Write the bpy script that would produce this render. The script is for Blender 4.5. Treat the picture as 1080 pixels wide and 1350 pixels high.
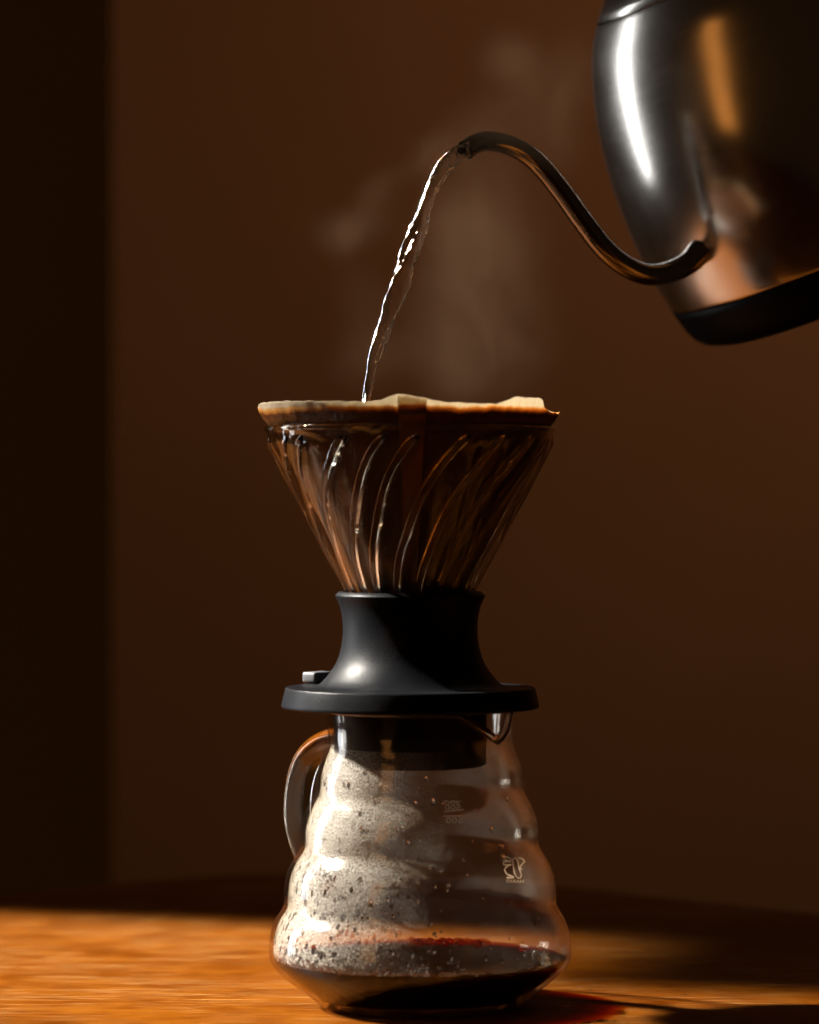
import bpy, bmesh, math, random
import numpy as np
from mathutils import Vector, Matrix

for o in list(bpy.data.objects):
    bpy.data.objects.remove(o)
scene = bpy.context.scene
C = scene.collection
R = math.radians
random.seed(4)
rng = np.random.default_rng(11)

# ------------------------------------------------------------------ camera
F_PX, W_PX, H_PX = 4700.0, 1080.0, 1350.0
CAM_D, CAM_Z, ROW_H = 1.41, 0.201, 655.0        # distance to the server, height, row of the horizon
cam_d = bpy.data.cameras.new('camera')
cam = bpy.data.objects.new('camera', cam_d); C.objects.link(cam)
cam.location = (0, -CAM_D, CAM_Z); cam.rotation_euler = (R(90), 0, 0)
cam_d.sensor_fit = 'VERTICAL'; cam_d.sensor_height = 36.0; cam_d.sensor_width = 28.8
cam_d.lens = F_PX / H_PX * 36.0
cam_d.shift_y = -(H_PX / 2 - ROW_H) / H_PX
cam_d.clip_start = 0.05; cam_d.clip_end = 50
cam_d.dof.use_dof = True; cam_d.dof.focus_distance = CAM_D + 0.008; cam_d.dof.aperture_fstop = 7.0
scene.camera = cam

# ------------------------------------------------------------------ world and lamps
world = bpy.data.worlds.new('World'); scene.world = world; world.use_nodes = True
bg = world.node_tree.nodes['Background']
bg.inputs[0].default_value = (1.0, 0.50, 0.22, 1); bg.inputs[1].default_value = 0.013

AZ, EL = R(18), R(37)                             # light comes from the left and a little behind
TO_LIGHT = Vector((-math.cos(EL) * math.cos(AZ), math.cos(EL) * math.sin(AZ), math.sin(EL)))

def area(name, loc, direction, sx, sy, power, col, spread=180.0):
    l = bpy.data.lights.new(name, 'AREA'); l.shape = 'RECTANGLE'; l.size = sx; l.size_y = sy
    l.energy = power; l.color = col; l.spread = R(spread)
    o = bpy.data.objects.new(name, l); C.objects.link(o)
    o.location = loc
    o.rotation_euler = Vector(direction).to_track_quat('-Z', 'Y').to_euler()
    return o

side = Vector((math.sin(AZ), math.cos(AZ), 0))    # horizontal, across the beam, towards the wall
across = TO_LIGHT.cross(side).normalized()
if across.z < 0: across = -across
BEAM_D, SUN_E = 1.6, 22.5                          # sun: watts per square metre of window
def sunbeam_part(rear, front, low, top):
    # one part of the sunbeam, its outline made up: bounded by planes across (front, rear) and up (low, top)
    lp = TO_LIGHT * BEAM_D + side * (rear + front) / 2 + across * (low + top) / 2
    o = area('sunlight_through_window', lp, -TO_LIGHT, rear - front, top - low, SUN_E * (rear - front) * (top - low), (1.0, 0.94, 0.84), 3.8)
    sg = 1 if side.cross(across).dot(TO_LIGHT) > 0 else -1
    o.matrix_world = Matrix(((sg * side.x, across.x, TO_LIGHT.x, lp.x), (sg * side.y, across.y, TO_LIGHT.y, lp.y), (sg * side.z, across.z, TO_LIGHT.z, lp.z), (0, 0, 0, 1)))
sunbeam_part(0.226, -0.105, -0.24, 0.0)
sunbeam_part(0.062, -0.066, 0.0, 0.52)  # upper beam made narrower to keep the table's right side dim
wd = Vector((-math.cos(R(27)), math.sin(R(27)), 0))
area('window_glow', wd * 1.45 + Vector((0, 0, 0.43)), -wd + Vector((0, 0, -0.05)), 0.15, 1.14, 0.95, (0.95, 0.97, 1.0), 64)
area('kettle_stripe_light', (-0.85, -1.0, 0.52), (0.66, 0.75, -0.1), 0.26, 0.95, 0.50, (1.0, 0.38, 0.08), 150)  # added strip lamp, unseen, for the orange stripe mirrored in the kettle
area('wall_fill_light', (0.45, 0.42, 0.80), (-0.12, 0.75, -0.42), 0.7, 0.3, 0.88, (1.0, 0.62, 0.36), 140)  # added fill lamp above the frame, brightens the wall

scene.render.engine = 'CYCLES'
cy = scene.cycles
cy.max_bounces = 16; cy.diffuse_bounces = 4; cy.glossy_bounces = 6; cy.transmission_bounces = 12
cy.transparent_max_bounces = 48; cy.volume_bounces = 0
cy.caustics_reflective = False; cy.caustics_refractive = False
cy.sample_clamp_indirect = 6.0; cy.blur_glossy = 0.3
cy.use_denoising = True
try:
    cy.denoiser = 'OPENIMAGEDENOISE'
except Exception:
    pass
cy.volume_step_rate = 0.5
vs = scene.view_settings
vs.view_transform = 'Standard'; vs.look = 'None'; vs.gamma = 1.0; vs.use_curve_mapping = False; vs.exposure = 0.0

# ------------------------------------------------------------------ helpers
S = CAM_D / F_PX                                   # metres per pixel in the server's plane
def at(px, row, y=0.0):
    """pixel of the photograph + depth y -> world point"""
    k = (CAM_D + y) / F_PX
    return Vector(((px - 540.0) * k, y, CAM_Z - (row - ROW_H) * k))
def rz(row):                                       # height of a row in the server's plane
    return CAM_Z - (row - ROW_H) * S

def link(name, me, mat=None, parent=None, smooth=True):
    o = bpy.data.objects.new(name, me); C.objects.link(o)
    if mat is not None: me.materials.append(mat)
    if smooth:
        me.polygons.foreach_set('use_smooth', [True] * len(me.polygons))
    if parent is not None: o.parent = parent
    return o
def mesh(name, verts, faces, mat=None, parent=None, smooth=True, uv=None):
    me = bpy.data.meshes.new(name)
    off = parent.location if (parent is not None and parent.type == 'EMPTY' and parent.get('world_parts')) else Vector((0, 0, 0))
    if parent is not None and parent.type == 'MESH' and parent.parent is not None and parent.parent.get('world_parts'):
        off = parent.parent.location
    me.from_pydata([(v[0] - off[0], v[1] - off[1], v[2] - off[2]) for v in verts], [], faces)
    if uv is not None:
        l = me.uv_layers.new(name='UVMap')
        idx = np.zeros(len(me.loops), dtype=np.int32); me.loops.foreach_get('vertex_index', idx)
        l.data.foreach_set('uv', np.asarray(uv, dtype=np.float32)[idx].ravel())
    bm = bmesh.new(); bm.from_mesh(me); bmesh.ops.remove_doubles(bm, verts=bm.verts, dist=1e-7); bm.to_mesh(me); bm.free()
    me.update()
    return link(name, me, mat, parent, smooth)
def empty(name, loc, label, cat, group=None, world_parts=True):
    o = bpy.data.objects.new(name, None); C.objects.link(o)
    o.location = loc; o.empty_display_size = 0.01
    o['label'] = label; o['category'] = cat
    if group: o['group'] = group
    o['world_parts'] = 1 if world_parts else 0
    return o

def spline(pts, n):
    """Catmull-Rom through points, n samples (arrays of any width)"""
    p = np.asarray(pts, float)
    d = np.r_[0, np.cumsum(np.linalg.norm(np.diff(p, axis=0), axis=1) ** 0.75)]
    t = np.linspace(0, d[-1], n); out = np.zeros((n, p.shape[1]))
    for k in range(p.shape[1]):
        m = np.zeros(len(p))
        m[1:-1] = (p[2:, k] - p[:-2, k]) / (d[2:] - d[:-2])
        m[0] = (p[1, k] - p[0, k]) / (d[1] - d[0]); m[-1] = (p[-1, k] - p[-2, k]) / (d[-1] - d[-2])
        i = np.clip(np.searchsorted(d, t, side='right') - 1, 0, len(p) - 2)
        h = d[i + 1] - d[i]; u = (t - d[i]) / h
        out[:, k] = ((2*u**3 - 3*u**2 + 1) * p[i, k] + (u**3 - 2*u**2 + u) * h * m[i]
                     + (-2*u**3 + 3*u**2) * p[i + 1, k] + (u**3 - u**2) * h * m[i + 1])
    return out

def lathe(prof, n, cx=0.0, cy_=0.0, fn=None, cap0=False, cap1=False):
    """prof: list of (r, z).  fn(r, z, phi, i) -> (r, z).  phi = 0 faces the camera, +90 deg to the right"""
    V, Fc, UV = [], [], []
    m = len(prof)
    for i, (r, z) in enumerate(prof):
        for j in range(n + 1):
            ph = 2 * math.pi * j / n - math.pi
            rr, zz = fn(r, z, ph, i) if fn else (r, z)
            V.append((cx + rr * math.sin(ph), cy_ - rr * math.cos(ph), zz)); UV.append((ph * 0.05, zz))
    w = n + 1
    for i in range(m - 1):
        for j in range(n):
            a = i * w + j
            Fc.append((a, a + 1, a + 1 + w, a + w))
    if cap0: Fc.append(tuple(range(n - 1, -1, -1)))
    if cap1: Fc.append(tuple(range((m - 1) * w, (m - 1) * w + n)))
    return V, Fc, UV

def tube(path, rad, n=12, caps=True, squash=None):
    """swept tube, path: list of points, rad: number or list; squash: (a, b) scales across"""
    P = [Vector(p) for p in path]; m = len(P)
    rad = [rad] * m if not hasattr(rad, '__len__') else rad
    V, Fc = [], []
    t0 = (P[1] - P[0]).normalized()
    up = Vector((0, 0, 1)) if abs(t0.z) < 0.9 else Vector((0, 1, 0))
    nrm = (up - t0 * up.dot(t0)).normalized()
    for i in range(m):
        t = (P[min(i + 1, m - 1)] - P[max(i - 1, 0)]).normalized()
        nrm = (nrm - t * nrm.dot(t)).normalized(); bi = t.cross(nrm)
        for j in range(n):
            a = 2 * math.pi * j / n
            s = squash or (1, 1)
            V.append(P[i] + (nrm * math.cos(a) * s[0] + bi * math.sin(a) * s[1]) * rad[i])
    for i in range(m - 1):
        for j in range(n):
            a, b = i * n + j, i * n + (j + 1) % n
            Fc.append((a, b, b + n, a + n))
    if caps:
        Fc.append(tuple(range(n - 1, -1, -1))); Fc.append(tuple(range((m - 1) * n, m * n)))
    return V, Fc

def rounded_box(cx, cy_, cz, sx, sy, sz, bevel, rot=0.0):
    bm = bmesh.new(); bmesh.ops.create_cube(bm, size=1)
    for v in bm.verts: v.co = Vector((v.co.x * sx, v.co.y * sy, v.co.z * sz))
    bmesh.ops.bevel(bm, geom=bm.edges[:], offset=bevel, segments=3, affect='EDGES', profile=0.6)
    M = Matrix.Translation((cx, cy_, cz)) @ Matrix.Rotation(rot, 4, 'Z')
    V = [M @ v.co for v in bm.verts]; bm.verts.index_update()
    Fc = [tuple(v.index for v in f.verts) for f in bm.faces]; bm.free()
    return V, Fc

# ------------------------------------------------------------------ material helpers
class Mat:
    def __init__(s, name):
        s.m = bpy.data.materials.new(name); s.m.use_nodes = True
        s.t = s.m.node_tree; s.t.nodes.clear()
        s.out = s.t.nodes.new('ShaderNodeOutputMaterial')
    def n(s, typ, **kw):
        nd = s.t.nodes.new('ShaderNode' + typ)
        ins = kw.pop('ins', {})
        for k, v in kw.items(): setattr(nd, k, v)
        for k, v in ins.items():
            if hasattr(v, 'is_output') or hasattr(v, 'links'): s.t.links.new(v, nd.inputs[k])
            else: nd.inputs[k].default_value = v
        return nd
    def math(s, op, a, b=None, c=None, clamp=False):
        nd = s.n('Math', operation=op); nd.use_clamp = clamp
        for i, v in enumerate((a, b, c)):
            if v is None: continue
            if hasattr(v, 'links'): s.t.links.new(v, nd.inputs[i])
            else: nd.inputs[i].default_value = v
        return nd.outputs[0]
    def link(s, a, b): s.t.links.new(a, b)
    def ramp(s, fac, stops, interp='LINEAR'):
        nd = s.n('ValToRGB'); s.link(fac, nd.inputs[0]); cr = nd.color_ramp; cr.interpolation = interp
        while len(cr.elements) < len(stops): cr.elements.new(0.5)
        for e, (p, c) in zip(cr.elements, stops):
            e.position = p; e.color = (*c, 1) if len(c) == 3 else c
        return nd.outputs[0]
    def mapr(s, v, a, b, c=0.0, d=1.0, smooth=True):
        nd = s.n('MapRange'); nd.interpolation_type = 'SMOOTHSTEP' if smooth else 'LINEAR'
        s.link(v, nd.inputs[0])
        for i, x in zip((1, 2, 3, 4), (a, b, c, d)): nd.inputs[i].default_value = x
        return nd.outputs[0]
    def noise(s, vec, scale, detail=4, rough=0.5, dist=0.0):
        nd = s.n('TexNoise', ins={'Scale': scale, 'Detail': detail, 'Roughness': rough, 'Distortion': dist})
        s.link(vec, nd.inputs['Vector']); return nd.outputs[0]
    def scaled(s, vec, sc, loc=(0, 0, 0), rot=(0, 0, 0)):
        nd = s.n('Mapping', ins={'Scale': sc, 'Location': loc, 'Rotation': rot}); s.link(vec, nd.inputs[0]); return nd.outputs[0]
    def bump(s, h, strength, dist, normal=None):
        nd = s.n('Bump', ins={'Strength': strength, 'Distance': dist}); s.link(h, nd.inputs['Height'])
        if normal is not None: s.link(normal, nd.inputs['Normal'])
        return nd.outputs[0]
    def coord(s, which='Object'): return s.n('TexCoord').outputs[which]
    def surf(s, sh): s.link(sh, s.out.inputs['Surface']); return s.m
    def mix(s, fac, a, b):
        nd = s.n('MixShader')
        if hasattr(fac, 'links'): s.link(fac, nd.inputs[0])
        else: nd.inputs[0].default_value = fac
        s.link(a, nd.inputs[1]); s.link(b, nd.inputs[2]); return nd.outputs[0]

def principled(name, col, rough=0.5, metal=0.0, spec=0.5, **ins):
    M = Mat(name); p = M.n('BsdfPrincipled')
    p.inputs['Base Color'].default_value = (*col, 1); p.inputs['Roughness'].default_value = rough
    p.inputs['Metallic'].default_value = metal; p.inputs['Specular IOR Level'].default_value = spec
    for k, v in ins.items(): p.inputs[k].default_value = v
    M.surf(p.outputs[0]); return M, p

def thin_glass(name, tint, rough, f0=0.04, waves=None, boost=1.0):
    """wall of clear glass: passes light straight on, absorbs with the slant path, reflects by Fresnel"""
    M = Mat(name)
    lw = M.n('LayerWeight', ins={'Blend': 0.5})
    nrm = None
    if waves:
        h = M.noise(M.coord(), waves[0], 2); nrm = M.bump(h, waves[1], waves[2]); 
    cos = M.math('SUBTRACT', 1.0, lw.outputs['Facing'])
    inv = M.math('DIVIDE', 1.0, M.math('MAXIMUM', cos, 0.10))
    comb = M.n('CombineColor')
    for k in range(3):
        M.link(M.math('POWER', tint[k], inv), comb.inputs[k])
    tr = M.n('BsdfTransparent'); M.link(comb.outputs[0], tr.inputs[0])
    gl = M.n('BsdfGlossy', ins={'Roughness': rough, 'Color': (1, 1, 1, 1)})
    if nrm is not None: M.link(nrm, gl.inputs['Normal'])
    f5 = M.math('POWER', lw.outputs['Facing'], 5.0)
    fr = M.math('MINIMUM', M.math('MULTIPLY', M.math('MULTIPLY_ADD', f5, 1 - f0, f0), boost), 1.0)
    M.surf(M.mix(fr, tr.outputs[0], gl.outputs[0])); return M.m

# ------------------------------------------------------------------ materials
def wood_material():
    M = Mat('varnished_wood'); co = M.coord()
    rot = M.scaled(co, (1, 1, 1), rot=(0, 0, R(9)))
    warp = M.noise(M.scaled(rot, (2.2, 9, 1)), 1.0, 3)
    g1 = M.noise(M.scaled(rot, (26, 60, 1)), 1.2, 6, 0.7, 0.8)
    g2 = M.noise(M.scaled(rot, (14, 170, 1)), 1.2, 4, 0.6, 0.2)
    blot = M.noise(rot, 38, 5, 0.6)
    mixv = M.math('MULTIPLY_ADD', g1, 0.38, M.math('MULTIPLY_ADD', g2, 0.2, M.math('MULTIPLY_ADD', warp, 0.15, M.math('MULTIPLY', blot, 0.40))))
    col = M.ramp(mixv, [(0.40, (0.078, 0.016, 0.0006)), (0.48, (0.108, 0.0245, 0.0005)), (0.56, (0.142, 0.036, 0.001)), (0.66, (0.19, 0.056, 0.002))])
    # fine pale scratches in several directions
    scr = None
    for k, (a, sx, sy, thr) in enumerate(((12, 16, 620, .63), (-24, 22, 700, .645), (48, 26, 640, .655), (78, 30, 600, .665), (-55, 20, 700, .66))):
        v = M.noise(M.scaled(co, (sx, sy, 1), loc=(k * 3.1, k * 1.7, 0), rot=(0, 0, R(a))), 1.0, 2, 0.5, 0.35)
        e = M.mapr(v, thr - .03, thr + .05)
        scr = e if scr is None else M.math('MAXIMUM', scr, e)
    patch = M.mapr(M.noise(co, 14, 3), 0.36, 0.58)
    scr = M.math('MULTIPLY', scr, patch)
    pale = M.n('MixRGB', ins={'Color2': (0.32, 0.16, 0.05, 1)}); M.link(M.math('MULTIPLY', scr, 0.95), pale.inputs[0]); M.link(col, pale.inputs[1])
    # a few dark pits
    vor = M.n('TexVoronoi', ins={'Scale': 26.0, 'Randomness': 1.0}); M.link(co, vor.inputs['Vector'])
    sep = M.n('SeparateColor'); M.link(vor.outputs['Color'], sep.inputs[0])
    pit = M.math('MULTIPLY', M.mapr(vor.outputs['Distance'], 0.06, 0.03), M.math('GREATER_THAN', sep.outputs[0], 0.72))
    dark = M.n('MixRGB', ins={'Color2': (0.05, 0.016, 0.004, 1)}); M.link(pit, dark.inputs[0]); M.link(pale.outputs[0], dark.inputs[1])
    p = M.n('BsdfPrincipled', ins={'Specular IOR Level': 0.05})
    M.link(dark.outputs[0], p.inputs['Base Color'])
    M.link(M.mapr(M.math('ADD', blot, M.math('MULTIPLY', g2, 0.3)), 0.4, 0.9, 0.34, 0.55), p.inputs['Roughness'])
    h = M.math('ADD', M.math('MULTIPLY', g2, 0.4), M.math('MULTIPLY', scr, -0.9))
    M.link(M.bump(h, 0.35, 0.0006), p.inputs['Normal'])
    return M.surf(p.outputs[0])

def wall_material(name, c1, c2):
    M = Mat(name); co = M.coord()
    n = M.noise(co, 1.7, 5, 0.6); f = M.noise(co, 160, 3)
    p = M.n('BsdfPrincipled', ins={'Roughness': 0.85, 'Specular IOR Level': 0.2})
    M.link(M.ramp(n, [(0.3, c1), (0.7, c2)]), p.inputs['Base Color'])
    M.link(M.bump(f, 0.2, 0.001), p.inputs['Normal'])
    return M.surf(p.outputs[0])

def steel_material(name, rough=0.24, aniso=0.6, tone=0.60):
    M = Mat(name); co = M.coord()
    br = M.noise(M.scaled(co, (1, 1, 1)), 9, 4, 0.6)
    sp = M.noise(M.scaled(co, (60, 60, 900)), 1.0, 3)
    p = M.n('BsdfPrincipled', ins={'Metallic': 1.0, 'Base Color': (tone, tone * 0.95, tone * 0.87, 1), 'Anisotropic': aniso})
    M.link(M.mapr(M.math('ADD', br, M.math('MULTIPLY', sp, 0.15)), 0.3, 0.85, rough - .05, rough + .06), p.inputs['Roughness'])
    tg = M.n('Tangent', direction_type='RADIAL', axis='Z'); M.link(tg.outputs[0], p.inputs['Tangent'])
    return M.surf(p.outputs[0])

def paper_material(z_wet, z_top, name='filter_paper', k_wet=1.0):
    M = Mat(name); uv = M.coord('UV')
    sep = M.n('SeparateXYZ'); M.link(uv, sep.inputs[0]); z = sep.outputs[1]
    soak = M.noise(M.scaled(uv, (160, 40, 1)), 1.0, 5, 0.65); soak2 = M.noise(M.scaled(uv, (30, 5, 1)), 1.0, 3)
    zz = M.math('ADD', z, M.math('ADD', M.math('MULTIPLY', M.math('SUBTRACT', soak, 0.5), 0.0030), M.math('MULTIPLY', M.math('SUBTRACT', soak2, 0.5), 0.0035)))
    k = M.mapr(zz, z_wet - 0.012, z_wet + 0.012, smooth=False)
    col = M.ramp(k, [(0.0, (0.15 * k_wet, 0.064 * k_wet, 0.018 * k_wet)), (0.30, (0.13 * k_wet, 0.050 * k_wet, 0.014 * k_wet)), (0.42, (0.07, 0.022, 0.007)), (0.45, (0.10, 0.03, 0.008)), (0.485, (0.40, 0.15, 0.028)), (0.535, (0.66, 0.36, 0.11)), (0.565, (0.80, 0.70, 0.53)), (1.0, (0.84, 0.78, 0.66))])
    fib = M.noise(M.scaled(uv, (900, 260, 1)), 1.0, 4, 0.7)
    crepe = M.noise(M.scaled(uv, (60, 1600, 1)), 1.0, 2, 0.5, 0.4)
    mul = M.n('MixRGB', blend_type='MULTIPLY', ins={'Fac': 0.5}); M.link(col, mul.inputs[1]); M.link(M.ramp(fib, [(0.3, (.62, .6, .56)), (0.65, (1, 1, 1))]), mul.inputs[2])
    nb = M.bump(M.math('ADD', crepe, fib), 0.45, 0.0004)
    d = M.n('BsdfDiffuse'); M.link(mul.outputs[0], d.inputs[0]); M.link(nb, d.inputs['Normal'])
    t = M.n('BsdfTranslucent'); M.link(mul.outputs[0], t.inputs[0])
    dry = M.mapr(k, 0.40, 0.58)
    body = M.mix(M.math('MULTIPLY_ADD', dry, 0.60, 0.14), d.outputs[0], t.outputs[0])
    # soaked paper shines and is beaded with wet
    wetn = M.noise(M.scaled(uv, (620, 420, 1)), 1.0, 4, 0.65, 0.6)
    gl = M.n('BsdfGlossy', ins={'Roughness': 0.17, 'Color': (1.0, 0.86, 0.66, 1)}); M.link(M.bump(wetn, 1.0, 0.0018), gl.inputs['Normal'])
    wet = M.math('MULTIPLY', M.math('SUBTRACT', 1.0, dry), 0.045)
    return M.surf(M.mix(wet, body, gl.outputs[0]))

def mist_material():
    """condensation: fine beads scattering light, with clear runs and cleared spots"""
    M = Mat('condensation_mist'); uv = M.coord('UV')
    sep = M.n('SeparateXYZ'); M.link(uv, sep.inputs[0]); u, z = sep.outputs[0], sep.outputs[1]
    big = M.noise(M.scaled(uv, (45, 45, 1)), 1.0, 4, 0.6); med = M.noise(M.scaled(uv, (260, 200, 1)), 1.0, 3, 0.6)
    fine = M.noise(M.scaled(uv, (1150, 1050, 1)), 1.0, 2, 0.6)
    # clear side: towards the right, farther left low down
    lim = M.math('MULTIPLY_ADD', M.mapr(z, 0.040, 0.062), 0.011, -0.001)
    lim = M.math('ADD', lim, M.math('ADD', M.math('MULTIPLY', M.math('SUBTRACT', big, 0.5), 0.045), M.math('MULTIPLY', M.math('SUBTRACT', med, 0.5), 0.012)))
    edge = M.math('MULTIPLY', M.mapr(M.math('SUBTRACT', u, lim), 0.005, -0.005), M.mapr(u, -0.050, 0.012, 1.0, 0.42))
    edge2 = M.mapr(M.math('ADD', u, M.math('MULTIPLY', big, 0.04)), -0.150, -0.055, 0.0, 1.0)
    # clear spots, larger and more of them low down
    def spots(sx, sy, keep, rmin, rmax, seed):
        w = M.n('TexVoronoi', ins={'Scale': 1.0, 'Randomness': 1.0})
        M.link(M.scaled(M.n('VectorMath', operation='ADD', ins={0: uv, 1: M.n('Combine' + 'XYZ', ins={0: M.math('MULTIPLY', med, 0.0016), 1: M.math('MULTIPLY', big, 0.002)}).outputs[0]}).outputs[0], (sx, sy, 1), loc=(seed, seed * .7, 0)), w.inputs['Vector'])
        sc = M.n('SeparateColor'); M.link(w.outputs['Color'], sc.inputs[0])
        rad = M.math('MULTIPLY_ADD', sc.outputs[1], rmax - rmin, rmin)
        dd = M.math('SUBTRACT', w.outputs['Distance'], rad)
        return M.math('MULTIPLY', M.mapr(dd, 0.05, -0.03), M.math('GREATER_THAN', sc.outputs[0], keep))
    low = M.mapr(z, 0.075, 0.030)
    s1 = M.math('MULTIPLY', spots(360, 290, 0.36, 0.12, 0.36, 1.3), low)
    s2 = M.math('MULTIPLY', spots(240, 150, 0.54, 0.12, 0.34, 5.1), M.mapr(z, 0.088, 0.045))
    s3 = M.math('MULTIPLY', spots(300, 200, 0.90, 0.10, 0.22, 9.7), 0.6)
    hole = M.math('MAXIMUM', M.math('MAXIMUM', s1, s2), s3)
    bead = M.mapr(fine, 0.35, 0.60, 0.46, 1.0)
    a = M.math('MULTIPLY', M.math('MAXIMUM', M.math('MULTIPLY', edge, edge2), 0.03), M.math('SUBTRACT', 1.0, hole))
    a = M.math('MULTIPLY', a, M.math('MULTIPLY', bead, M.mapr(big, 0.25, 0.7, 0.62, 1.0)))
    tr = M.n('BsdfTransparent')
    nb = M.bump(fine, 1.0, 0.0012)
    d = M.n('BsdfDiffuse', ins={'Color': (0.90, 0.91, 0.93, 1)}); M.link(nb, d.inputs['Normal'])
    t = M.n('BsdfTranslucent', ins={'Color': (0.78, 0.80, 0.84, 1)}); M.link(nb, t.inputs['Normal'])
    g = M.n('BsdfGlossy', ins={'Roughness': 0.30}); M.link(nb, g.inputs['Normal'])
    body = M.mix(0.12, M.mix(0.30, d.outputs[0], t.outputs[0]), g.outputs[0])
    return M.surf(M.mix(M.math('MULTIPLY', a, 0.64), tr.outputs[0], body))

def coffee_material(name, dens):
    M = Mat(name)
    lw = M.n('LayerWeight', ins={'Blend': 0.5})
    f5 = M.math('POWER', lw.outputs['Facing'], 5.0)
    geo = M.n('NewGeometry'); sn = M.n('SeparateXYZ'); M.link(geo.outputs['True Normal'], sn.inputs[0])
    top = M.mapr(M.math('ABSOLUTE', sn.outputs[2]), 0.80, 0.97, 0.08, 1.0)
    fr = M.math('MULTIPLY', M.math('MULTIPLY_ADD', f5, 0.97, 0.022), top)
    tr = M.n('BsdfTransparent'); gl = M.n('BsdfGlossy', ins={'Roughness': 0.03})
    h = M.noise(M.coord(), 140, 2); M.link(M.bump(h, 0.15, 0.0008), gl.inputs['Normal'])
    M.surf(M.mix(fr, tr.outputs[0], gl.outputs[0]))
    va = M.n('VolumeAbsorption', ins={'Color': (0.82, 0.46, 0.0, 1), 'Density': dens})
    M.link(va.outputs[0], M.out.inputs['Volume']); return M.m

def refract(name, ior, col=(1, 1, 1), rough=0.0, bump=None):
    M = Mat(name)
    g = M.n('BsdfGlass', ins={'IOR': ior, 'Roughness': rough, 'Color': (*col, 1)})
    if bump:
        h = M.noise(M.coord(), bump[0], 3); M.link(M.bump(h, bump[1], bump[2]), g.inputs['Normal'])
    return M.surf(g.outputs[0])

MAT_WOOD = wood_material()
MAT_WALL = wall_material('warm_plaster', (0.30, 0.165, 0.085), (0.36, 0.20, 0.11))
MAT_STEEL = steel_material('brushed_steel', 0.20, 0.5)
MAT_SPOUT = steel_material('polished_steel', 0.14, 0.0, 0.30)
MAT_GLASS = thin_glass('server_glass', (0.985, 0.97, 0.945), 0.10, waves=(70, 0.35, 0.002), boost=0.85)
MAT_CONE = thin_glass('dripper_glass', (0.97, 0.95, 0.92), 0.07, waves=(120, 0.20, 0.002), boost=0.75)
MAT_MIST = mist_material()
MAT_COFFEE = coffee_material('coffee_liquid', 1800)
MAT_SOLID = refract('solid_glass', 1.47, (1.0, 0.97, 0.92))
MAT_WATER = refract('water', 1.33, (1, 1, 1), 0.0, (260, 0.6, 0.003))
MAT_DROP = refract('water_drops', 1.33)
MAT_FROTH = refract('froth_bubbles', 1.22, (1.0, 0.93, 0.80))
MAT_BUBBLE = thin_glass('bubble_film', (0.97, 0.93, 0.85), 0.05, 0.06, boost=1.5)

def rubber_material():
    M = Mat('black_silicone'); co = M.coord()
    f = M.noise(co, 900, 3); s = M.noise(co, 60, 4)
    p = M.n('BsdfPrincipled', ins={'Base Color': (0.0045, 0.005, 0.0066, 1), 'Specular IOR Level': 0.11})
    M.link(M.mapr(s, 0.3, 0.7, 0.37, 0.47), p.inputs['Roughness'])
    M.link(M.bump(f, 0.25, 0.0003), p.inputs['Normal'])
    return M.surf(p.outputs[0])
MAT_RUBBER = rubber_material()
MAT_PLASTIC, _ = principled('black_plastic', (0.004, 0.004, 0.0045), 0.45, 0, 0.05)
MAT_LEVER, _ = principled('grey_lever', (0.10, 0.105, 0.115), 0.45)
MAT_PRINT, _ = principled('pale_print', (0.85, 0.78, 0.68), 0.6)
M_, p_ = principled('brew_slurry', (0.035, 0.012, 0.004), 0.3)
MAT_SLURRY = M_.m
MAT_PLASTIC, MAT_LEVER, MAT_PRINT = MAT_PLASTIC.m, MAT_LEVER.m, MAT_PRINT.m

# ------------------------------------------------------------------ the setting: table and walls
def table_top():
    # a square top whose rounded corner points away from the camera
    c = Vector((-0.055, -0.335)); half, rad = 0.63, 0.14
    pts = []
    for q in range(4):
        a0 = R(45 + 90 * q)
        cc = Vector((math.cos(a0), math.sin(a0))) * (half - rad) * math.sqrt(2)
        for k in range(13):
            a = a0 - R(45) + R(90) * k / 12
            pts.append(cc + Vector((math.cos(a), math.sin(a))) * rad)
    rot = Matrix.Rotation(R(45 - 1), 2)
    pts = [rot @ p + c for p in pts]
    n = len(pts); V, Fc = [], []
    for inset, z in ((0, -0.028), (0, -0.0035), (0.001, -0.001), (0.0035, 0.0)):
        for p in pts:
            d = (p - c); q = p - d.normalized() * inset
            V.append((q.x, q.y, z))
    for i in range(3):
        for j in range(n):
            a, b = i * n + j, i * n + (j + 1) % n
            Fc.append((a, b, b + n, a + n))
    Fc.append(tuple(range(3 * n, 4 * n))); Fc.append(tuple(range(n - 1, -1, -1)))
    o = mesh('table_top', V, Fc, MAT_WOOD, smooth=False)
    o['kind'] = 'structure'; o['label'] = 'worn varnished orange-brown wooden table top'
table_top()

def slab(name, x0, x1, y0, y1, z0, z1, mat, label):
    V = [(x, y, z) for x in (x0, x1) for y in (y0, y1) for z in (z0, z1)]
    Fc = [(0, 1, 3, 2), (4, 6, 7, 5), (0, 4, 5, 1), (2, 3, 7, 6), (0, 2, 6, 4), (1, 5, 7, 3)]
    o = mesh(name, V, Fc, mat, smooth=False); o['kind'] = 'structure'; o['label'] = label
WALL_Y = 1.2
xe = (148 - 540) * (CAM_D + WALL_Y) / F_PX
slab('wall', xe, 2.2, WALL_Y, WALL_Y + 0.12, -0.9, 2.2, MAT_WALL, 'plain warm brown plaster wall')
MAT_RECESS = wall_material('lightened_recess_plaster', (0.58, 0.46, 0.18), (0.66, 0.52, 0.21))  # light put into the colour: recess made paler, little light reaches it
slab('wall_recess', -2.4, 1.0, 2.25, 2.35, -0.9, 2.2, MAT_RECESS, 'dim recessed wall beyond the corner')

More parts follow.
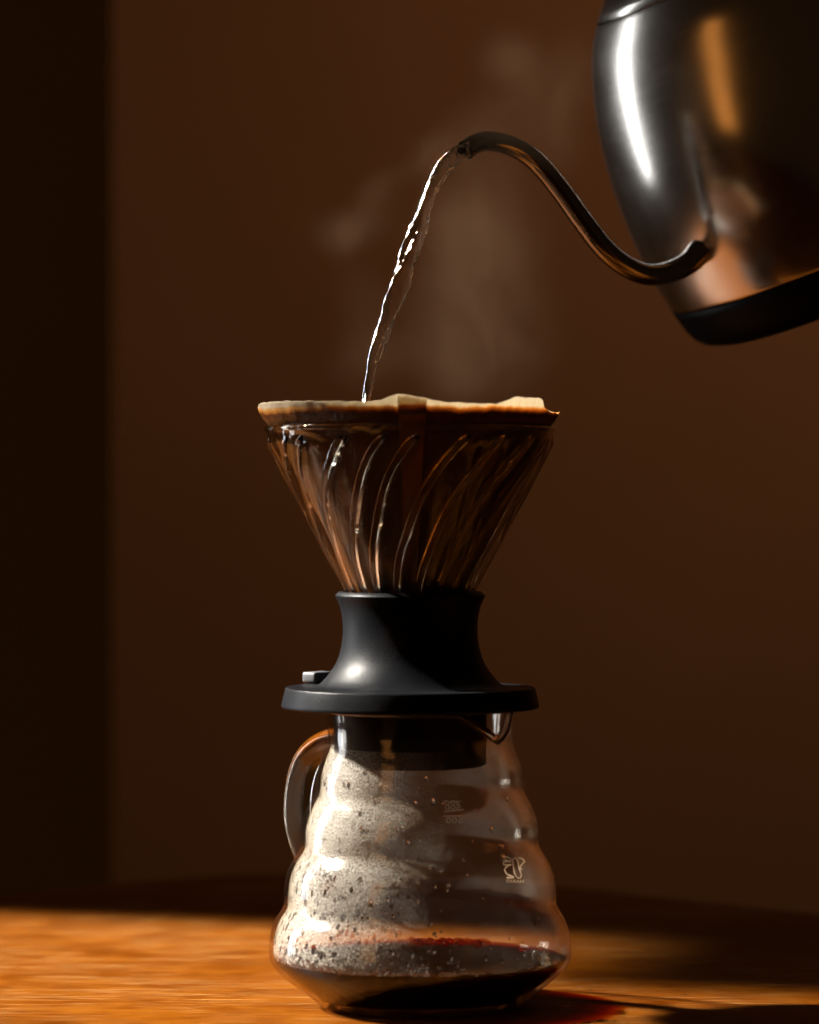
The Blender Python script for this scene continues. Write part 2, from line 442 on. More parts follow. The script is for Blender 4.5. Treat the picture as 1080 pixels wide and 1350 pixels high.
# ------------------------------------------------------------------ glass server
AX = at(554, 1325).x
ROWS = [(934, 125), (948, 123.5), (962, 122), (974, 122), (986, 124.5), (1000, 130), (1016, 135), (1032, 137), (1043, 137.5), (1050, 140.5), (1060, 146), (1076, 152.5), (1094, 156.5), (1108, 156.8), (1116, 157.2),
        (1123, 161), (1134, 168), (1150, 175), (1170, 179), (1186, 179.6), (1194, 180.2), (1201, 184), (1212, 191), (1228, 196.5), (1242, 199), (1254, 199.5), (1264, 197.5),
        (1274, 192), (1285, 181), (1297, 166), (1308, 151), (1316, 141), (1321, 136), (1324, 133)]
outer = [(r * S, rz(row)) for row, r in ROWS]
outer_s = spline([(z, r) for r, z in outer], 150)
OUT = [(float(r), float(z)) for z, r in outer_s]            # rim -> base
WALL_T = 0.0016
def inset_profile(prof, t):
    P = np.array(prof); d = np.gradient(P, axis=0); nrm = np.stack([d[:, 1], -d[:, 0]], 1)
    nrm /= np.linalg.norm(nrm, axis=1)[:, None]
    return [(float(r), float(z)) for r, z in P + nrm * t]
INN = inset_profile(OUT, WALL_T)
INN = [(r, z) for r, z in INN if z > 0.0034]
PHI_SP = R(45)
RIM_Z = OUT[0][1]
def server_shape(r, z, ph, i=0):
    d = (ph - PHI_SP + math.pi) % (2 * math.pi) - math.pi
    zt = RIM_Z - rz(1010); k = max(0.0, min(1.0, (z - rz(1010)) / zt)); k = k * k * (3 - 2 * k)
    v = max(0.0, 1 - abs(d) / 0.42); v = v ** 1.15
    dip = 36 * S * v * k
    out = 0.0055 * math.exp(-(d / 0.30) ** 2) * k ** 1.5
    return r + out, z - dip

server = empty('glass_server', (AX, 0, 0), 'clear bulging glass coffee server fogged with condensation, holding dark coffee', 'coffee server')
prof = [(0.004, 0.0012), (0.02, 0.0010), (0.034, 0.0)] + [(OUT[-1][0] - 0.001, 0.0)] + OUT[::-1] + INN + [(INN[-1][0] - 0.006, 0.0032), (0.02, 0.0033), (0.004, 0.0033)]
V, Fc, UV = lathe(prof, 160, AX, 0, server_shape, cap0=True, cap1=True)
mesh('body', V, Fc, MAT_GLASS, server, uv=UV)
# thickened pouring rim
rim = []
for j in range(161):
    ph = 2 * math.pi * j / 160
    r, z = server_shape(OUT[0][0] - WALL_T / 2, OUT[0][1], ph if ph < math.pi else ph - 2 * math.pi)
    rim.append((AX + r * math.sin(ph), -r * math.cos(ph), z))
V, Fc = tube(rim, 0.0017, 10, caps=False)
mesh('rim', V, Fc, MAT_SOLID, server)
# handle, at the back left, opposite the lip
ha = PHI_SP + math.pi
def hpt(row, r):                                             # radius in px along the handle's direction
    return (AX + r * S * math.sin(ha), -r * S * math.cos(ha), rz(row))
hp = [(984, 118), (984, 135), (986, 165), (993, 190), (1010, 214), (1034, 228), (1062, 235), (1092, 236), (1120, 228), (1144, 214), (1160, 196), (1170, 176)]
hs = spline([hpt(a, b) for a, b in hp], 60)
V, Fc = tube(hs, [0.0056 + 0.0022 * math.exp(-i / 4) + 0.002 * math.exp(-(59 - i) / 4) for i in range(60)], 20, squash=(0.95, 1.05))
mesh('handle', V, Fc, MAT_SOLID, server)

# condensation on the inside of the glass
COFFEE_Z = rz(1263)
def inner_r(z):
    zz = np.array([p[1] for p in INN])[::-1]; rr = np.array([p[0] for p in INN])[::-1]
    return float(np.interp(z, zz, rr))
def outer_r(z):
    zz = np.array([p[1] for p in OUT])[::-1]; rr = np.array([p[0] for p in OUT])[::-1]
    return float(np.interp(z, zz, rr))
mist_prof = [(inner_r(z) - 0.0003, z) for z in np.linspace(rz(984), COFFEE_Z + 0.0004, 110)]
V, Fc, UV = lathe(mist_prof, 160, AX, 0, server_shape)
mist = mesh('condensation', V, Fc, MAT_MIST, server, uv=UV)
mist['kind'] = 'stuff'

def flat_drop(V, Fc, p, nrm, upv, a, b, h):
    """a bead sitting on the glass: flattened dome, a across, b along up, h high"""
    sidev = upv.cross(nrm).normalized(); n = 10; base = len(V)
    for k, (s, hh) in enumerate(((1.0, 0.0), (0.86, 0.5), (0.5, 0.87))):
        for j in range(n):
            t = 2 * math.pi * j / n
            sag = 1.0 + (0.18 if math.sin(t) < 0 else 0.0)
            V.append(p + sidev * (math.cos(t) * a * s) + upv * (math.sin(t) * b * s * sag) + nrm * (h * hh))
    V.append(p + nrm * h)
    for k in range(2):
        for j in range(n):
            q, w = base + k * n + j, base + k * n + (j + 1) % n
            Fc.append((q, w, w + n, q + n))
    for j in range(n): Fc.append((base + 2 * n + j, base + 2 * n + (j + 1) % n, base + 3 * n))
    Fc.append(tuple(base + j for j in range(n - 1, -1, -1)))
V, Fc = [], []
for k in range(480):
    z = COFFEE_Z + 0.001 + (rz(1000) - COFFEE_Z) * random.random() ** 3.6
    ph = random.uniform(-1.5, 0.22) if random.random() < 0.82 else random.uniform(0.2, 1.3)
    if ph > 0.3 and random.random() < 0.5: continue
    s = random.choice((0.3, 0.35, 0.4, 0.5, 0.55, 0.7, 0.85)) * 1e-3 * (1.4 if random.random() < 0.06 else 1.0)
    r = inner_r(z) - 0.0002; e = 0.0008
    slope = (inner_r(z + e) - inner_r(z - e)) / (2 * e)
    radial = Vector((math.sin(ph), -math.cos(ph), 0))
    upv = (Vector((0, 0, 1)) + radial * slope).normalized()
    nrm = -(radial - upv * radial.dot(upv)).normalized()
    flat_drop(V, Fc, Vector((AX, 0, z)) + radial * r, nrm, upv, s, s * random.uniform(1.0, 1.7), s * 0.55)
dr = mesh('water_beads', V, Fc, MAT_DROP, server); dr['kind'] = 'stuff'

# printed scale and emblem on the far wall; upper numbers are drawn-in reflections
def on_far_wall(px, row):
    y = 0.04
    for _ in range(12):
        p = at(px, row, y); r = outer_r(p.z) + 0.0002
        y = math.sqrt(max(1e-8, r * r - (p.x - AX) ** 2))
    return at(px, row, y)
def print_text(name, body, px, row, wpx, hpx, flip=False):
    cu = bpy.data.curves.new(name, 'FONT'); cu.body = body; cu.resolution_u = 3
    to = bpy.data.objects.new(name, cu); C.objects.link(to)
    me0 = to.to_mesh(); bm = bmesh.new(); bm.from_mesh(me0); to.to_mesh_clear()
    bmesh.ops.subdivide_edges(bm, edges=[e for e in bm.edges if e.calc_length() > 0.25], cuts=1)
    bpy.data.objects.remove(to); bpy.data.curves.remove(cu)
    xs = [v.co.x for v in bm.verts]; ys = [v.co.y for v in bm.verts]
    x0, x1, y0, y1 = min(xs), max(xs), min(ys), max(ys); bm.verts.index_update()
    VV = []
    for v in bm.verts:
        fx = (v.co.x - x0) / (x1 - x0); fy = (v.co.y - y0) / (y1 - y0)
        if flip: fy = 1 - fy
        VV.append(on_far_wall(px + wpx * (0.5 - fx), row + hpx * (0.5 - fy)))      # seen through the glass: mirrored
    FF = [tuple(v.index for v in f.verts) for f in bm.faces]; bm.free()
    mesh(name, VV, FF, MAT_PRINT, server, smooth=False)
def print_strokes(name, strokes, wpx):
    V, Fc = [], []
    for st in strokes:
        P = spline(st, max(8, 5 * len(st))) if len(st) > 2 else np.array(st, float)
        d = np.gradient(P, axis=0); nn = np.stack([-d[:, 1], d[:, 0]], 1); nn /= np.maximum(1e-6, np.linalg.norm(nn, axis=1))[:, None]
        b = len(V)
        for p, q in zip(P, nn):
            V.append(on_far_wall(*(p + q * wpx / 2))); V.append(on_far_wall(*(p - q * wpx / 2)))
        for i in range(len(P) - 1):
            Fc.append((b + 2 * i, b + 2 * i + 1, b + 2 * i + 3, b + 2 * i + 2))
    mesh(name, V, Fc, MAT_PRINT, server, smooth=False)
print_text('number_and_reflection', '500', 599, 1081.5, 22, 7.5)
print_text('number_and_reflection', '500', 597, 1064.5, 21, 6.5)  # image of the number in the glass, drawn as print
print_text('number_and_reflection', '300', 597, 1058.5, 20, 5.0, flip=True)  # flipped row: reflection in the glass, drawn as print
print_strokes('scale_mark', [[(585, 1076), (597, 1075.8), (610, 1075.5)]], 1.6)
print_strokes('scale_mark', [[(585, 1070), (597, 1069), (611, 1067.5)]], 1.5)
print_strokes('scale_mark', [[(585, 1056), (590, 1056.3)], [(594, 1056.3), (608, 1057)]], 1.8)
print_strokes('scale_mark', [[(609, 1134.8), (614, 1135.2)], [(610.6, 1131), (611, 1134.6)]], 1.8)
ez = lambda *p: [(640 + x / 13.5, 1110 + y / 13.5) for x, y in p]
print_strokes('printed_emblem', [
    ez((455, 345), (350, 320), (322, 295), (345, 272), (410, 275), (465, 315)),
    ez((460, 352), (350, 352), (318, 385), (350, 408), (465, 402)),
    ez((465, 402), (380, 440), (345, 495), (385, 570), (505, 632), (380, 635)),
    ez((480, 305), (500, 430), (530, 580), (595, 645), (640, 600), (600, 460), (565, 320), (520, 290), (482, 305)),
    ez((590, 280), (655, 300), (695, 350), (660, 390), (622, 450), (655, 495))], 1.7)
print_text('printed_name', 'HARIO', 679, 1161.8, 23, 4.2)

# ------------------------------------------------------------------ coffee in the server
coffee = empty('coffee', (AX, 0, 0.0036), 'dark red-brown brewed coffee lying in the bottom of the glass server', 'coffee')
cp = [(r - 0.00025, z) for r, z in INN if z < COFFEE_Z][::-1]
edge_r = inner_r(COFFEE_Z)
prof = [(0.002, 0.0036), (0.02, 0.0036), (cp[0][0] - 0.004, 0.0037)] + cp + [(edge_r - 0.0006, COFFEE_Z + 0.0005), (edge_r - 0.0018, COFFEE_Z - 0.0001), (edge_r - 0.004, COFFEE_Z - 0.0004), (0.03, COFFEE_Z - 0.0004), (0.002, COFFEE_Z - 0.0004)]
V, Fc, UV = lathe(prof, 128, AX, 0, cap0=True, cap1=True)
mesh('liquid', V, Fc, MAT_COFFEE, coffee)
# froth: clusters of tiny bubbles along the edge, two big domes
def dome(V, Fc, c, r, n=10, m=5, full=0.5):
    b = len(V)
    for i in range(m):
        t = math.pi * full * i / m
        for j in range(n):
            a = 2 * math.pi * j / n
            V.append((c[0] + r * math.cos(a) * math.cos(t), c[1] + r * math.sin(a) * math.cos(t), c[2] + r * math.sin(t)))
    V.append((c[0], c[1], c[2] + r * math.sin(math.pi * full)))
    for i in range(m - 1):
        for j in range(n):
            a, d = b + i * n + j, b + i * n + (j + 1) % n
            Fc.append((a, d, d + n, a + n))
    for j in range(n): Fc.append((b + (m - 1) * n + j, b + (m - 1) * n + (j + 1) % n, b + m * n))
V, Fc = [], []
def froth(phi0, phi1, count, rmin=0.0004, rmax=0.0011, band=0.0022):
    for k in range(count):
        ph = random.uniform(phi0, phi1); rr = edge_r - 0.0006 - band * random.random() ** 2
        rad = random.uniform(rmin, rmax)
        dome(V, Fc, (AX + rr * math.sin(ph), -rr * math.cos(ph), COFFEE_Z - 0.0003 + (0.0005 if rr > edge_r - .0014 else 0)), rad, 8, 4)
for a, b, n in ((-85, -48, 75), (-45, -33, 22), (-12, 2, 26), (14, 20, 20), (23, 29, 18), (40, 56, 48), (70, 82, 18), (-30, 40, 16)):
    froth(R(a), R(b), n)
for k in range(60):                                               # a raft of larger bubbles near the far side
    a = random.uniform(R(150), R(185)); rr = edge_r * random.uniform(0.86, 0.985)
    dome(V, Fc, (AX + rr * math.sin(a), -rr * math.cos(a), COFFEE_Z - 0.0003), random.uniform(0.0009, 0.0021), 12, 6)
fo = mesh('froth', V, Fc, MAT_FROTH, coffee); fo['kind'] = 'stuff'
for (px, row, y, rad) in ((712, 1252, 0.010, 0.0037), (697, 1256, 0.006, 0.0022), (724, 1257, 0.004, 0.0018), (600, 1262, -0.008, 0.0020)):
    V, Fc = [], []
    p = at(px, row, y); dome(V, Fc, (p.x, p.y, COFFEE_Z - 0.0004), rad, 24, 10)
    mesh('bubble', V, Fc, MAT_BUBBLE, coffee)

# ------------------------------------------------------------------ dripper: glass cone on a black silicone stand
DX = at(541, 1325).x
dripper = empty('coffee_dripper', (DX, 0, rz(1008)), 'spiral-ribbed glass cone dripper on a flared black silicone stand', 'coffee dripper')
base_rows = [(1008, 70), (1009, 96), (1006, 100), (940, 101), (934.5, 103), (934, 130), (933, 167.5), (932.2, 169.3), (930.6, 170), (928, 169.6), (918, 167.3), (908.5, 165.1), (906.6, 164.4), (905.7, 163.0), (905.5, 160), (905.8, 150), (906, 128),
             (902, 119.5), (894, 112), (886, 105.5), (877, 99.5), (866, 94.5), (853, 91), (838, 89), (824, 88.8), (810, 90.3), (798, 93.2), (791, 96.3), (786.2, 98.7), (785.2, 98.9), (784.2, 98.5), (780.4, 94.6), (779.8, 93.4), (779.7, 91.5), (780.5, 88.5), (784, 86), (800, 80), (830, 60), (840, 20)]
V, Fc, UV = lathe([(r * S, rz(row)) for row, r in base_rows], 128, DX, 0, cap0=True, cap1=True)
mesh('stand', V, Fc, MAT_RUBBER, dripper)
p = at(423, 897, 0.030)
V, Fc = rounded_box(p.x - 0.001, p.y, rz(905.5) + 0.0023, 0.0075, 0.012, 0.0046, 0.0014, R(-40))
mesh('switch_lever', V, Fc, MAT_LEVER, dripper)

cone_rows = [(563, 189.5), (566, 190), (575, 189.5), (588, 187), (603, 180), (623, 170.5), (654, 153.5), (689, 134), (728, 114.5), (759, 97), (778, 87), (786, 82)]
cz = spline([(rz(row), r * S) for row, r in cone_rows], 90)
CONE = [(float(r), float(z)) for z, r in cz]
NRIB = 21
zt, zb = rz(575), rz(778)
def rib(ph, z, sharp=2.0):
    t = max(0.0, min(1.0, (zt - z) / (zt - zb)))
    tw = R(6) + R(34) * (1 - t) ** 1.5
    amp = min(1.0, max(0.0, (zt - z) / 0.007)); amp = amp * amp * (3 - 2 * amp)
    c = 0.5 + 0.5 * math.cos(NRIB * (ph - tw))
    c = max(0.0, min(1.0, (c - 0.30) / 0.42)); c = c * c * (3 - 2 * c)
    return c * amp * (1.0 - 0.35 * t)
def cone_fn(split):
    def f(r, z, ph, i):
        if i < split: return r - 0.0004 - 0.0004 * math.cos(NRIB * ph) , z
        return r, z
    return f
CINN = inset_profile(CONE, 0.0026); CINN = [(min(r, CONE[0][0] - 0.0016), z) for r, z in CINN]
prof = CONE[::-1] + [(CONE[0][0] - 0.0004, CONE[0][1] + 0.0007), (CONE[0][0] - 0.0012, CONE[0][1] + 0.0007)] + CINN
n_out = len(CONE)
V, Fc, UV = lathe(prof, 240, DX, 0, cone_fn(n_out))
mesh('glass_cone', V, Fc, MAT_CONE, dripper, uv=UV)
# spiral ribs: rounded ridges of solid glass running down the cone, closed by a round end under the rim
zc = np.array([p[1] for p in CONE])[::-1]; rc = np.array([p[0] for p in CONE])[::-1]
def rib_mesh(k):
    VV, FF = [], []
    m, q = 70, 11
    ja, jb, jc = random.uniform(-3, 3), random.uniform(-0.10, 0.10), random.uniform(0, 6)
    for i in range(m):
        t = i / (m - 1); z = zt + (zb - 0.002 - zt) * t
        ph0 = R(6) + R(34 + ja) * (1 - t) ** 1.5 + 2 * math.pi * (k + jb) / NRIB + R(0.7) * math.sin(9 * t + jc)
        wdt = (8.6 - 4.0 * t) * (1 + 0.12 * math.sin(7 * t + jc)) * S * min(1.0, math.sqrt(max(0.0, t) / 0.035) + 0.04)
        hgt = (0.00105 - 0.00025 * t) * min(1.0, t / 0.05 + 0.1)
        r0 = float(np.interp(z, zc, rc)) - 0.0007
        for j in range(q):
            a = math.pi * j / (q - 1)
            rr = r0 + hgt * math.sin(a) ** 0.75
            ph = ph0 + wdt * math.cos(a) / r0
            VV.append((DX + rr * math.sin(ph), -rr * math.cos(ph), z))
    for i in range(m - 1):
        for j in range(q - 1):
            a = i * q + j; FF.append((a, a + 1, a + 1 + q, a + q))
        FF.append((i * q + q - 1, i * q, (i + 1) * q, (i + 1) * q + q - 1))
    FF.append(tuple(range(q))); FF.append(tuple(range(m * q - 1, (m - 1) * q - 1, -1)))
    bm = bmesh.new(); bv = [bm.verts.new(v) for v in VV]
    for f in FF: bm.faces.new([bv[x] for x in f])
    bmesh.ops.recalc_face_normals(bm, faces=bm.faces[:])
    bm.verts.index_update(); FF = [tuple(v.index for v in f.verts) for f in bm.faces]; bm.free()
    mesh('rib', VV, FF, MAT_SOLID, dripper)
for k in range(NRIB): rib_mesh(k)
rimp = [(DX + 189.6 * S * math.sin(a), -189.6 * S * math.cos(a), rz(566)) for a in np.linspace(0, 2 * math.pi, 129)]
V, Fc = tube(rimp, 0.0010, 8, caps=False)
mesh('rim', V, Fc, MAT_SOLID, dripper)

# ------------------------------------------------------------------ paper filter
edge_px = [(-200, 538), (343, 539.5), (352, 532.5), (380, 532), (440, 533.5), (492, 534.8), (507, 531.5), (526, 525.5), (543, 527), (560, 531), (582, 535.2), (615, 536.3), (648, 537), (660, 532.5), (670, 527.6), (700, 528), (706, 530), (712, 541), (722, 544.5), (737, 546.5), (900, 546)]
ex = np.array([a for a, b in edge_px]); ey = np.array([b for a, b in edge_px])
def paper_top(ph):
    x = 541 + 196 * math.sin(ph)
    if math.cos(ph) > 0: return float(np.interp(x, ex, ey))
    return 541.0 + 1.5 * math.sin(5 * ph) + 1.2 * math.sin(11 * ph + 1)
paper_prof = [(545, 196.5), (556, 189.5), (566, 181.0), (588, 172.5), (640, 142), (700, 110), (770, 74), (800, 58)]
pz = spline([(row, r) for row, r in paper_prof], 60)
def paper_point(ph, row, k, off=0.0):
    """k: 0 at the top edge"""
    r = float(np.interp(row, pz[:, 0], pz[:, 1])) if row >= 545 else 196.5 + (545 - row) * 0.42
    wob = (0.9 * math.sin(3 * ph + 1) + 0.7 * math.sin(7 * ph) + 0.5 * math.sin(23 * ph + 2) + 0.35 * math.sin(41 * ph)) * max(0.0, min(1.0, (575 - row) / 30))
    r = (r + wob) * S + off
    return (DX + r * math.sin(ph), -r * math.cos(ph), rz(row))
def paper_sheet(ph0, ph1, n, off, closed, row_end=800):
    V, Fc, UV = [], [], []
    m = 64; cnt = n if closed else n + 1
    for i in range(m):
        for j in range(cnt):
            ph = ph0 + (ph1 - ph0) * j / n
            top = paper_top(ph) + 0.35 * math.sin(57 * ph) + 0.3 * math.sin(31 * ph + 1); t = (i / (m - 1)) ** 1.6
            row = top + (row_end - top) * t
            V.append(paper_point(ph, row, t, off)); UV.append((ph * 0.055, rz(row)))
    for i in range(m - 1):
        for j in range(n):
            a = i * cnt + j; b = i * cnt + ((j + 1) % cnt)
            Fc.append((a, b, b + cnt, a + cnt))
    return V, Fc, UV
MAT_PAPER = paper_material(rz(544), rz(530))
filt = empty('paper_filter', (DX, 0, rz(800)), 'cone paper coffee filter soaked brown, its pale crimped edge above the glass rim', 'paper filter')
V, Fc, UV = paper_sheet(-math.pi, math.pi, 300, 0.0, True)
o = mesh('paper_cone', V, Fc, MAT_PAPER, filt, uv=UV)
V, Fc, UV = paper_sheet(math.asin((526 - 541) / 196), math.asin((561 - 541) / 196), 16, 0.0007, False, 770)
MAT_FLAP = paper_material(rz(541), rz(525), 'soaked_double_paper', 2.4)
o2 = mesh('seam_flap', V, Fc, MAT_FLAP, filt, uv=UV)
for q in (o, o2):
    so = q.modifiers.new('thickness', 'SOLIDIFY'); so.thickness = 0.00025; so.offset = -1

# brew standing in the filter
slz = rz(557)
slurry = None
rr0 = 186 * S
prof = [(0.012, rz(785)), (72 * S, rz(765)), (106 * S, rz(700)), (138 * S, rz(640)), (168 * S, rz(588)), (176.0 * S, rz(566)), (181 * S, slz), (0.03, slz - 0.0006), (0.002, slz - 0.0004)]
def slurry_wave(r, z, ph, i):
    return r, z + (0.0006 * math.sin(5 * ph + r * 300) if 6 <= i <= 7 else 0)
V, Fc, UV = lathe(prof, 96, DX, 0, slurry_wave, cap0=True, cap1=True)
sl = mesh('coffee_slurry', V, Fc, MAT_SLURRY); sl['label'] = 'wet ground coffee and water filling the paper filter cone'; sl['category'] = 'coffee grounds'

# ------------------------------------------------------------------ kettle
KY = 0.15
KS = (CAM_D + KY) / F_PX
Uax = Vector((-0.403, -0.14, 0.905)).normalized()
Kc = at(1107, 314, KY)
alpha = R(40)
a0 = Vector((-math.cos(alpha), -math.sin(alpha), 0)); a0 = (a0 - Uax * a0.dot(Uax)).normalized()
b0 = Uax.cross(a0).normalized()
KM = Matrix(((a0.x, b0.x, Uax.x, Kc.x), (a0.y, b0.y, Uax.y, Kc.y), (a0.z, b0.z, Uax.z, Kc.z), (0, 0, 0, 1)))
kettle = empty('gooseneck_kettle', (0, 0, 0), 'brushed steel gooseneck kettle with black base, tilted and pouring', 'kettle', world_parts=False)
kettle.matrix_world = KM
KI = KM.inverted()
body_p = [(0, 238), (0.5, 240), (20, 244), (50, 248), (90, 250.8), (130, 251), (170, 249), (205, 245.3), (240, 239.5), (273, 232), (303, 223), (330, 213.5), (350, 204.5), (366, 195.5), (380, 186.5), (384.5, 183)]
bp = spline(body_p, 80)
V, Fc, UV = lathe([(r * KS, u * KS) for u, r in bp], 160)
mesh('body', V, Fc, MAT_STEEL, kettle)
lid_p = [(384.9, 180.5), (386.5, 181.3), (396, 174), (410, 162), (424, 146), (436, 124), (445, 96), (450, 60), (452, 16)]
V, Fc, UV = lathe([(r * KS, u * KS) for u, r in lid_p], 128, cap1=True)
lid = mesh('lid', V, Fc, MAT_STEEL, kettle)
knob_p = [(451, 14), (462, 13), (470, 22), (478, 34), (490, 38), (500, 32), (505, 12)]
V, Fc, UV = lathe([(r * KS, u * KS) for u, r in knob_p], 40, cap0=True, cap1=True)
mesh('knob', V, Fc, MAT_PLASTIC, lid)
base_p = [(-63, 60), (-64, 180), (-62, 205), (-56, 219), (-46, 228), (-32, 234), (-12, 238.5), (-1.5, 240.6), (-0.4, 239), (-0.4, 200)]
V, Fc, UV = lathe([(r * KS, u * KS) for u, r in base_p], 128, cap0=True, cap1=True)
mesh('base', V, Fc, MAT_PLASTIC, kettle)
# gooseneck: starts on the near left of the body, tip over the dripper
attach = KM @ Vector((246 * KS, 0, 70 * KS))
TIP_Y = 0.028
path_px = [(919, 336), (908, 347), (893, 355), (872, 361.5), (848, 361), (822, 349), (796, 327), (768, 291), (740, 252), (712, 218), (688, 199), (664, 189), (642, 186), (626, 190), (614, 198)]
x0, x1 = path_px[0][0], path_px[-1][0]
pts = []
for (x, y) in path_px:
    k = (x - x1) / (x0 - x1)
    pts.append(at(x, y, TIP_Y + (attach.y - TIP_Y) * k))
inside = KM @ Vector((226 * KS, 0, 84 * KS))
sp = spline([tuple(inside)] + [tuple(p) for p in pts], 90)
sp = [KI @ Vector(p) for p in sp]
rad = []
for i in range(90):
    t = i / 89
    rad.append((15.5 - 2.2 * t + 7 * math.exp(-t * 16)) * S)
rad[-1] *= 1.03
V, Fc = tube(sp, rad, 28, caps=False)
# open mouth: turn the wall inwards
nn = 28; m = len(V)
tdir = (sp[-1] - sp[-2]).normalized()
V2, F2 = tube([sp[-1] + tdir * 0.0001, sp[-2], sp[-3], sp[-4], sp[-5]], [rad[-1] * 0.9] * 5, nn, caps=False)
mesh('spout', V + V2, Fc + [tuple(x + m for x in reversed(f)) for f in F2], MAT_SPOUT, kettle)
# handle on the far side (mostly outside the picture)
hpts = spline([(-0.070, 0, 0.105), (-0.095, 0, 0.125), (-0.125, 0, 0.122), (-0.138, 0, 0.095), (-0.135, 0, 0.05), (-0.118, 0, 0.005)], 40)
V, Fc = tube(hpts, [0.011] * 40, 18, squash=(0.75, 1.1))
mesh('handle', V, Fc, MAT_PLASTIC, kettle)

# ------------------------------------------------------------------ poured water
st_px = [(640, 186.5, 6.5), (627, 190.5, 8.5), (613, 199, 11.5), (597, 209, 14), (583, 224, 14.5), (570, 246, 14), (560, 272, 13.5), (552, 298, 13.5), (543, 326, 13.2), (533, 356, 12.5), (524, 384, 12), (515, 410, 11.5), (505, 436, 11), (496, 462, 10), (490, 486, 9), (486, 510, 8), (482, 535, 7), (479, 560, 6)]
pp = spline([(x, y, r) for x, y, r in st_px], 220)
V, Fc = [], []
n = 40
for i, (x, y, r) in enumerate(pp):
    t = i / 219
    yy = TIP_Y - 0.030 * (1 - (1 - t) ** 2) * 0.75 + max(0.0, (x - 614) / (x0 - x1)) * (attach.y - TIP_Y)
    c = at(x, y, yy)
    j2 = min(i + 1, 219); j1 = max(i - 1, 0)
    tx, ty = pp[j2, 0] - pp[j1, 0], -(pp[j2, 1] - pp[j1, 1]); l = math.hypot(tx, ty); tx /= l; ty /= l
    nx = Vector((-ty, 0, tx)); ny = Vector((0, 1, 0))
    tw = 5.0 * t + 0.4
    for j in range(n):
        a = 2 * math.pi * j / n
        lob = 1 + 0.20 * math.cos(2 * (a - tw)) + (0.05 + 0.07 * t) * math.sin(3 * a + 26 * t) + 0.03 * math.sin(2 * a - 41 * t) + 0.025 * math.sin(5 * a + 37 * t)
        lob *= 1 + 0.05 * math.sin(34 * t + 1.0) + 0.04 * math.sin(73 * t) + 0.012 * math.sin(151 * t)
        V.append(c + (nx * math.cos(a) + ny * math.sin(a) * 0.8) * (r * 0.88 * lob * S))
for i in range(219):
    for j in range(n):
        a, b = i * n + j, i * n + (j + 1) % n
        Fc.append((a, b, b + n, a + n))
Fc.append(tuple(range(n - 1, -1, -1))); Fc.append(tuple(range(219 * n, 220 * n)))
ws = mesh('water_stream', V, Fc, MAT_WATER)
ws['label'] = 'clear stream of hot water falling from the spout into the filter'; ws['category'] = 'water'

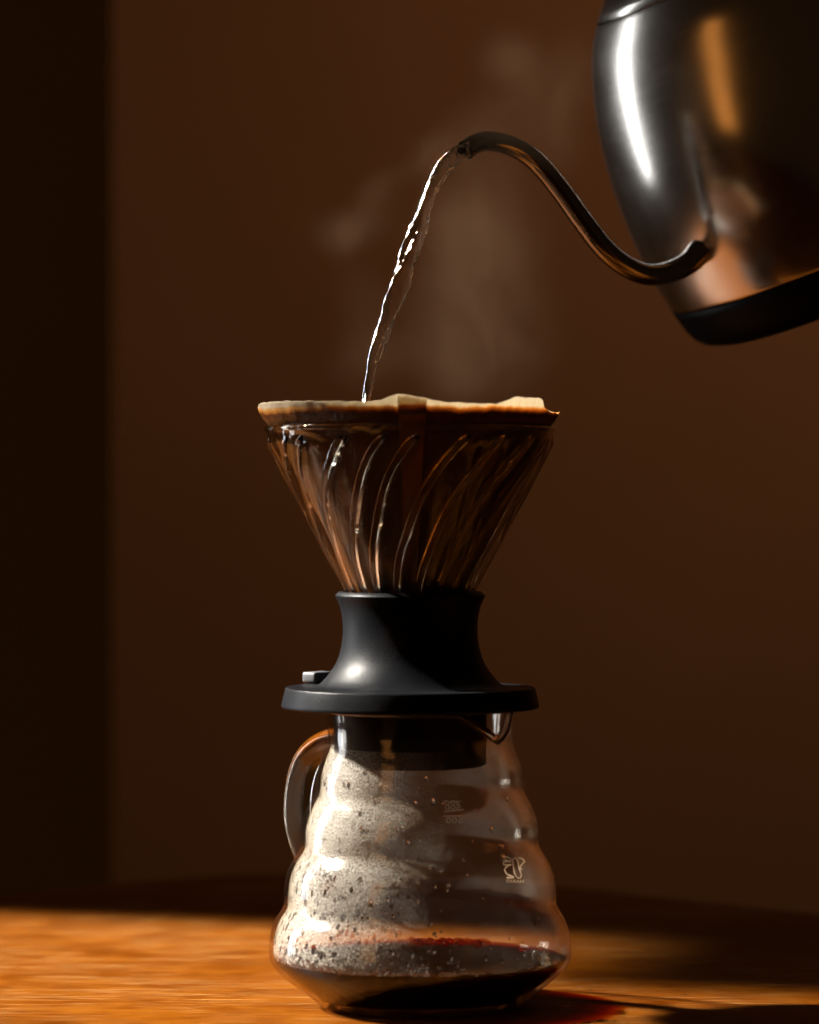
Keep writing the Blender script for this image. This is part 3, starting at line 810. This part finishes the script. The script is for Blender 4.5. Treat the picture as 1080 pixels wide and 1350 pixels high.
# ------------------------------------------------------------------ steam
def steam():
    lo = at(385, 545, 0.05); hi = at(800, 20, 0.05)
    x0, x1, z0, z1 = lo.x, hi.x, lo.z, hi.z; y0, y1 = -0.035, 0.115
    cxm = Vector(((x0 + x1) / 2, (y0 + y1) / 2, z0))
    M = Mat('steam'); co = M.coord()
    n1 = M.n('TexNoise', ins={'Scale': 11.0, 'Detail': 2.0, 'Roughness': 0.5}); M.link(co, n1.inputs['Vector'])
    off = M.n('VectorMath', operation='SUBTRACT', ins={0: n1.outputs['Color'], 1: (0.5, 0.5, 0.5)})
    offs = M.n('VectorMath', operation='SCALE', ins={0: off.outputs[0], 'Scale': 0.055})
    wv = M.n('VectorMath', operation='ADD', ins={0: co, 1: offs.outputs[0]}).outputs[0]
    blobs = [(640, 480, 95, 75, .75), (585, 430, 60, 110, .7), (655, 390, 80, 95, .75), (610, 330, 60, 60, 1.1), (690, 320, 60, 80, .55), (630, 260, 70, 65, .6), (700, 180, 75, 80, .6),
             (600, 180, 60, 55, .55), (690, 90, 85, 60, .55), (655, 70, 45, 45, .6), (440, 318, 46, 36, .62), (490, 300, 50, 40, .55), (505, 250, 36, 28, .5), (470, 440, 50, 95, .45), (500, 500, 90, 40, .4), (560, 220, 30, 40, .5), (760, 120, 40, 120, .5)]
    tot = None
    for (px, row, rx, ry, w) in blobs:
        c = at(px, row, 0.045) - cxm
        d = M.n('VectorMath', operation='SUBTRACT', ins={0: wv, 1: tuple(c)})
        sc = M.n('VectorMath', operation='MULTIPLY', ins={0: d.outputs[0], 1: (1 / (rx * S * 1.15), 1 / 0.035, 1 / (ry * S * 1.15))})
        ln = M.n('VectorMath', operation='LENGTH', ins={0: sc.outputs[0]}).outputs['Value']
        g = M.mapr(ln, 1.4, 0.0, 0.0, w * 1.2)
        tot = g if tot is None else M.math('ADD', tot, g)
    wis = M.noise(M.scaled(wv, (1, 1, 0.6)), 19, 3, 0.5, 2.6)
    tot = M.mapr(tot, 0.0, 1.7, 0.0, 1.0)
    rid = M.math('SUBTRACT', 1.0, M.math('ABSOLUTE', M.math('MULTIPLY_ADD', wis, 4.0, -2.0)))
    fil = M.mapr(rid, 0.15, 1.0, 0.0, 1.0)
    dens = M.math('MULTIPLY', tot, M.math('MULTIPLY_ADD', fil, 1.15, 0.22))
    pv = M.n('VolumePrincipled', ins={'Color': (1.0, 0.66, 0.42, 1), 'Anisotropy': 0.0})
    M.link(M.math('MULTIPLY', dens, 0.92), pv.inputs['Density'])
    M.link(pv.outputs[0], M.out.inputs['Volume'])
    V = [(x - cxm.x, y - cxm.y, z - cxm.z) for x in (x0, x1) for y in (y0, y1) for z in (z0, z1)]
    Fc = [(0, 1, 3, 2), (4, 6, 7, 5), (0, 4, 5, 1), (2, 3, 7, 6), (0, 2, 6, 4), (1, 5, 7, 3)]
    o = mesh('steam', V, Fc, M.m, smooth=False); o.location = cxm
    o['kind'] = 'stuff'; o['label'] = 'faint wisps of steam curling up from the filter'; o['category'] = 'steam'
steam()
for o in list(bpy.data.objects):
    if 'world_parts' in o: del o['world_parts']
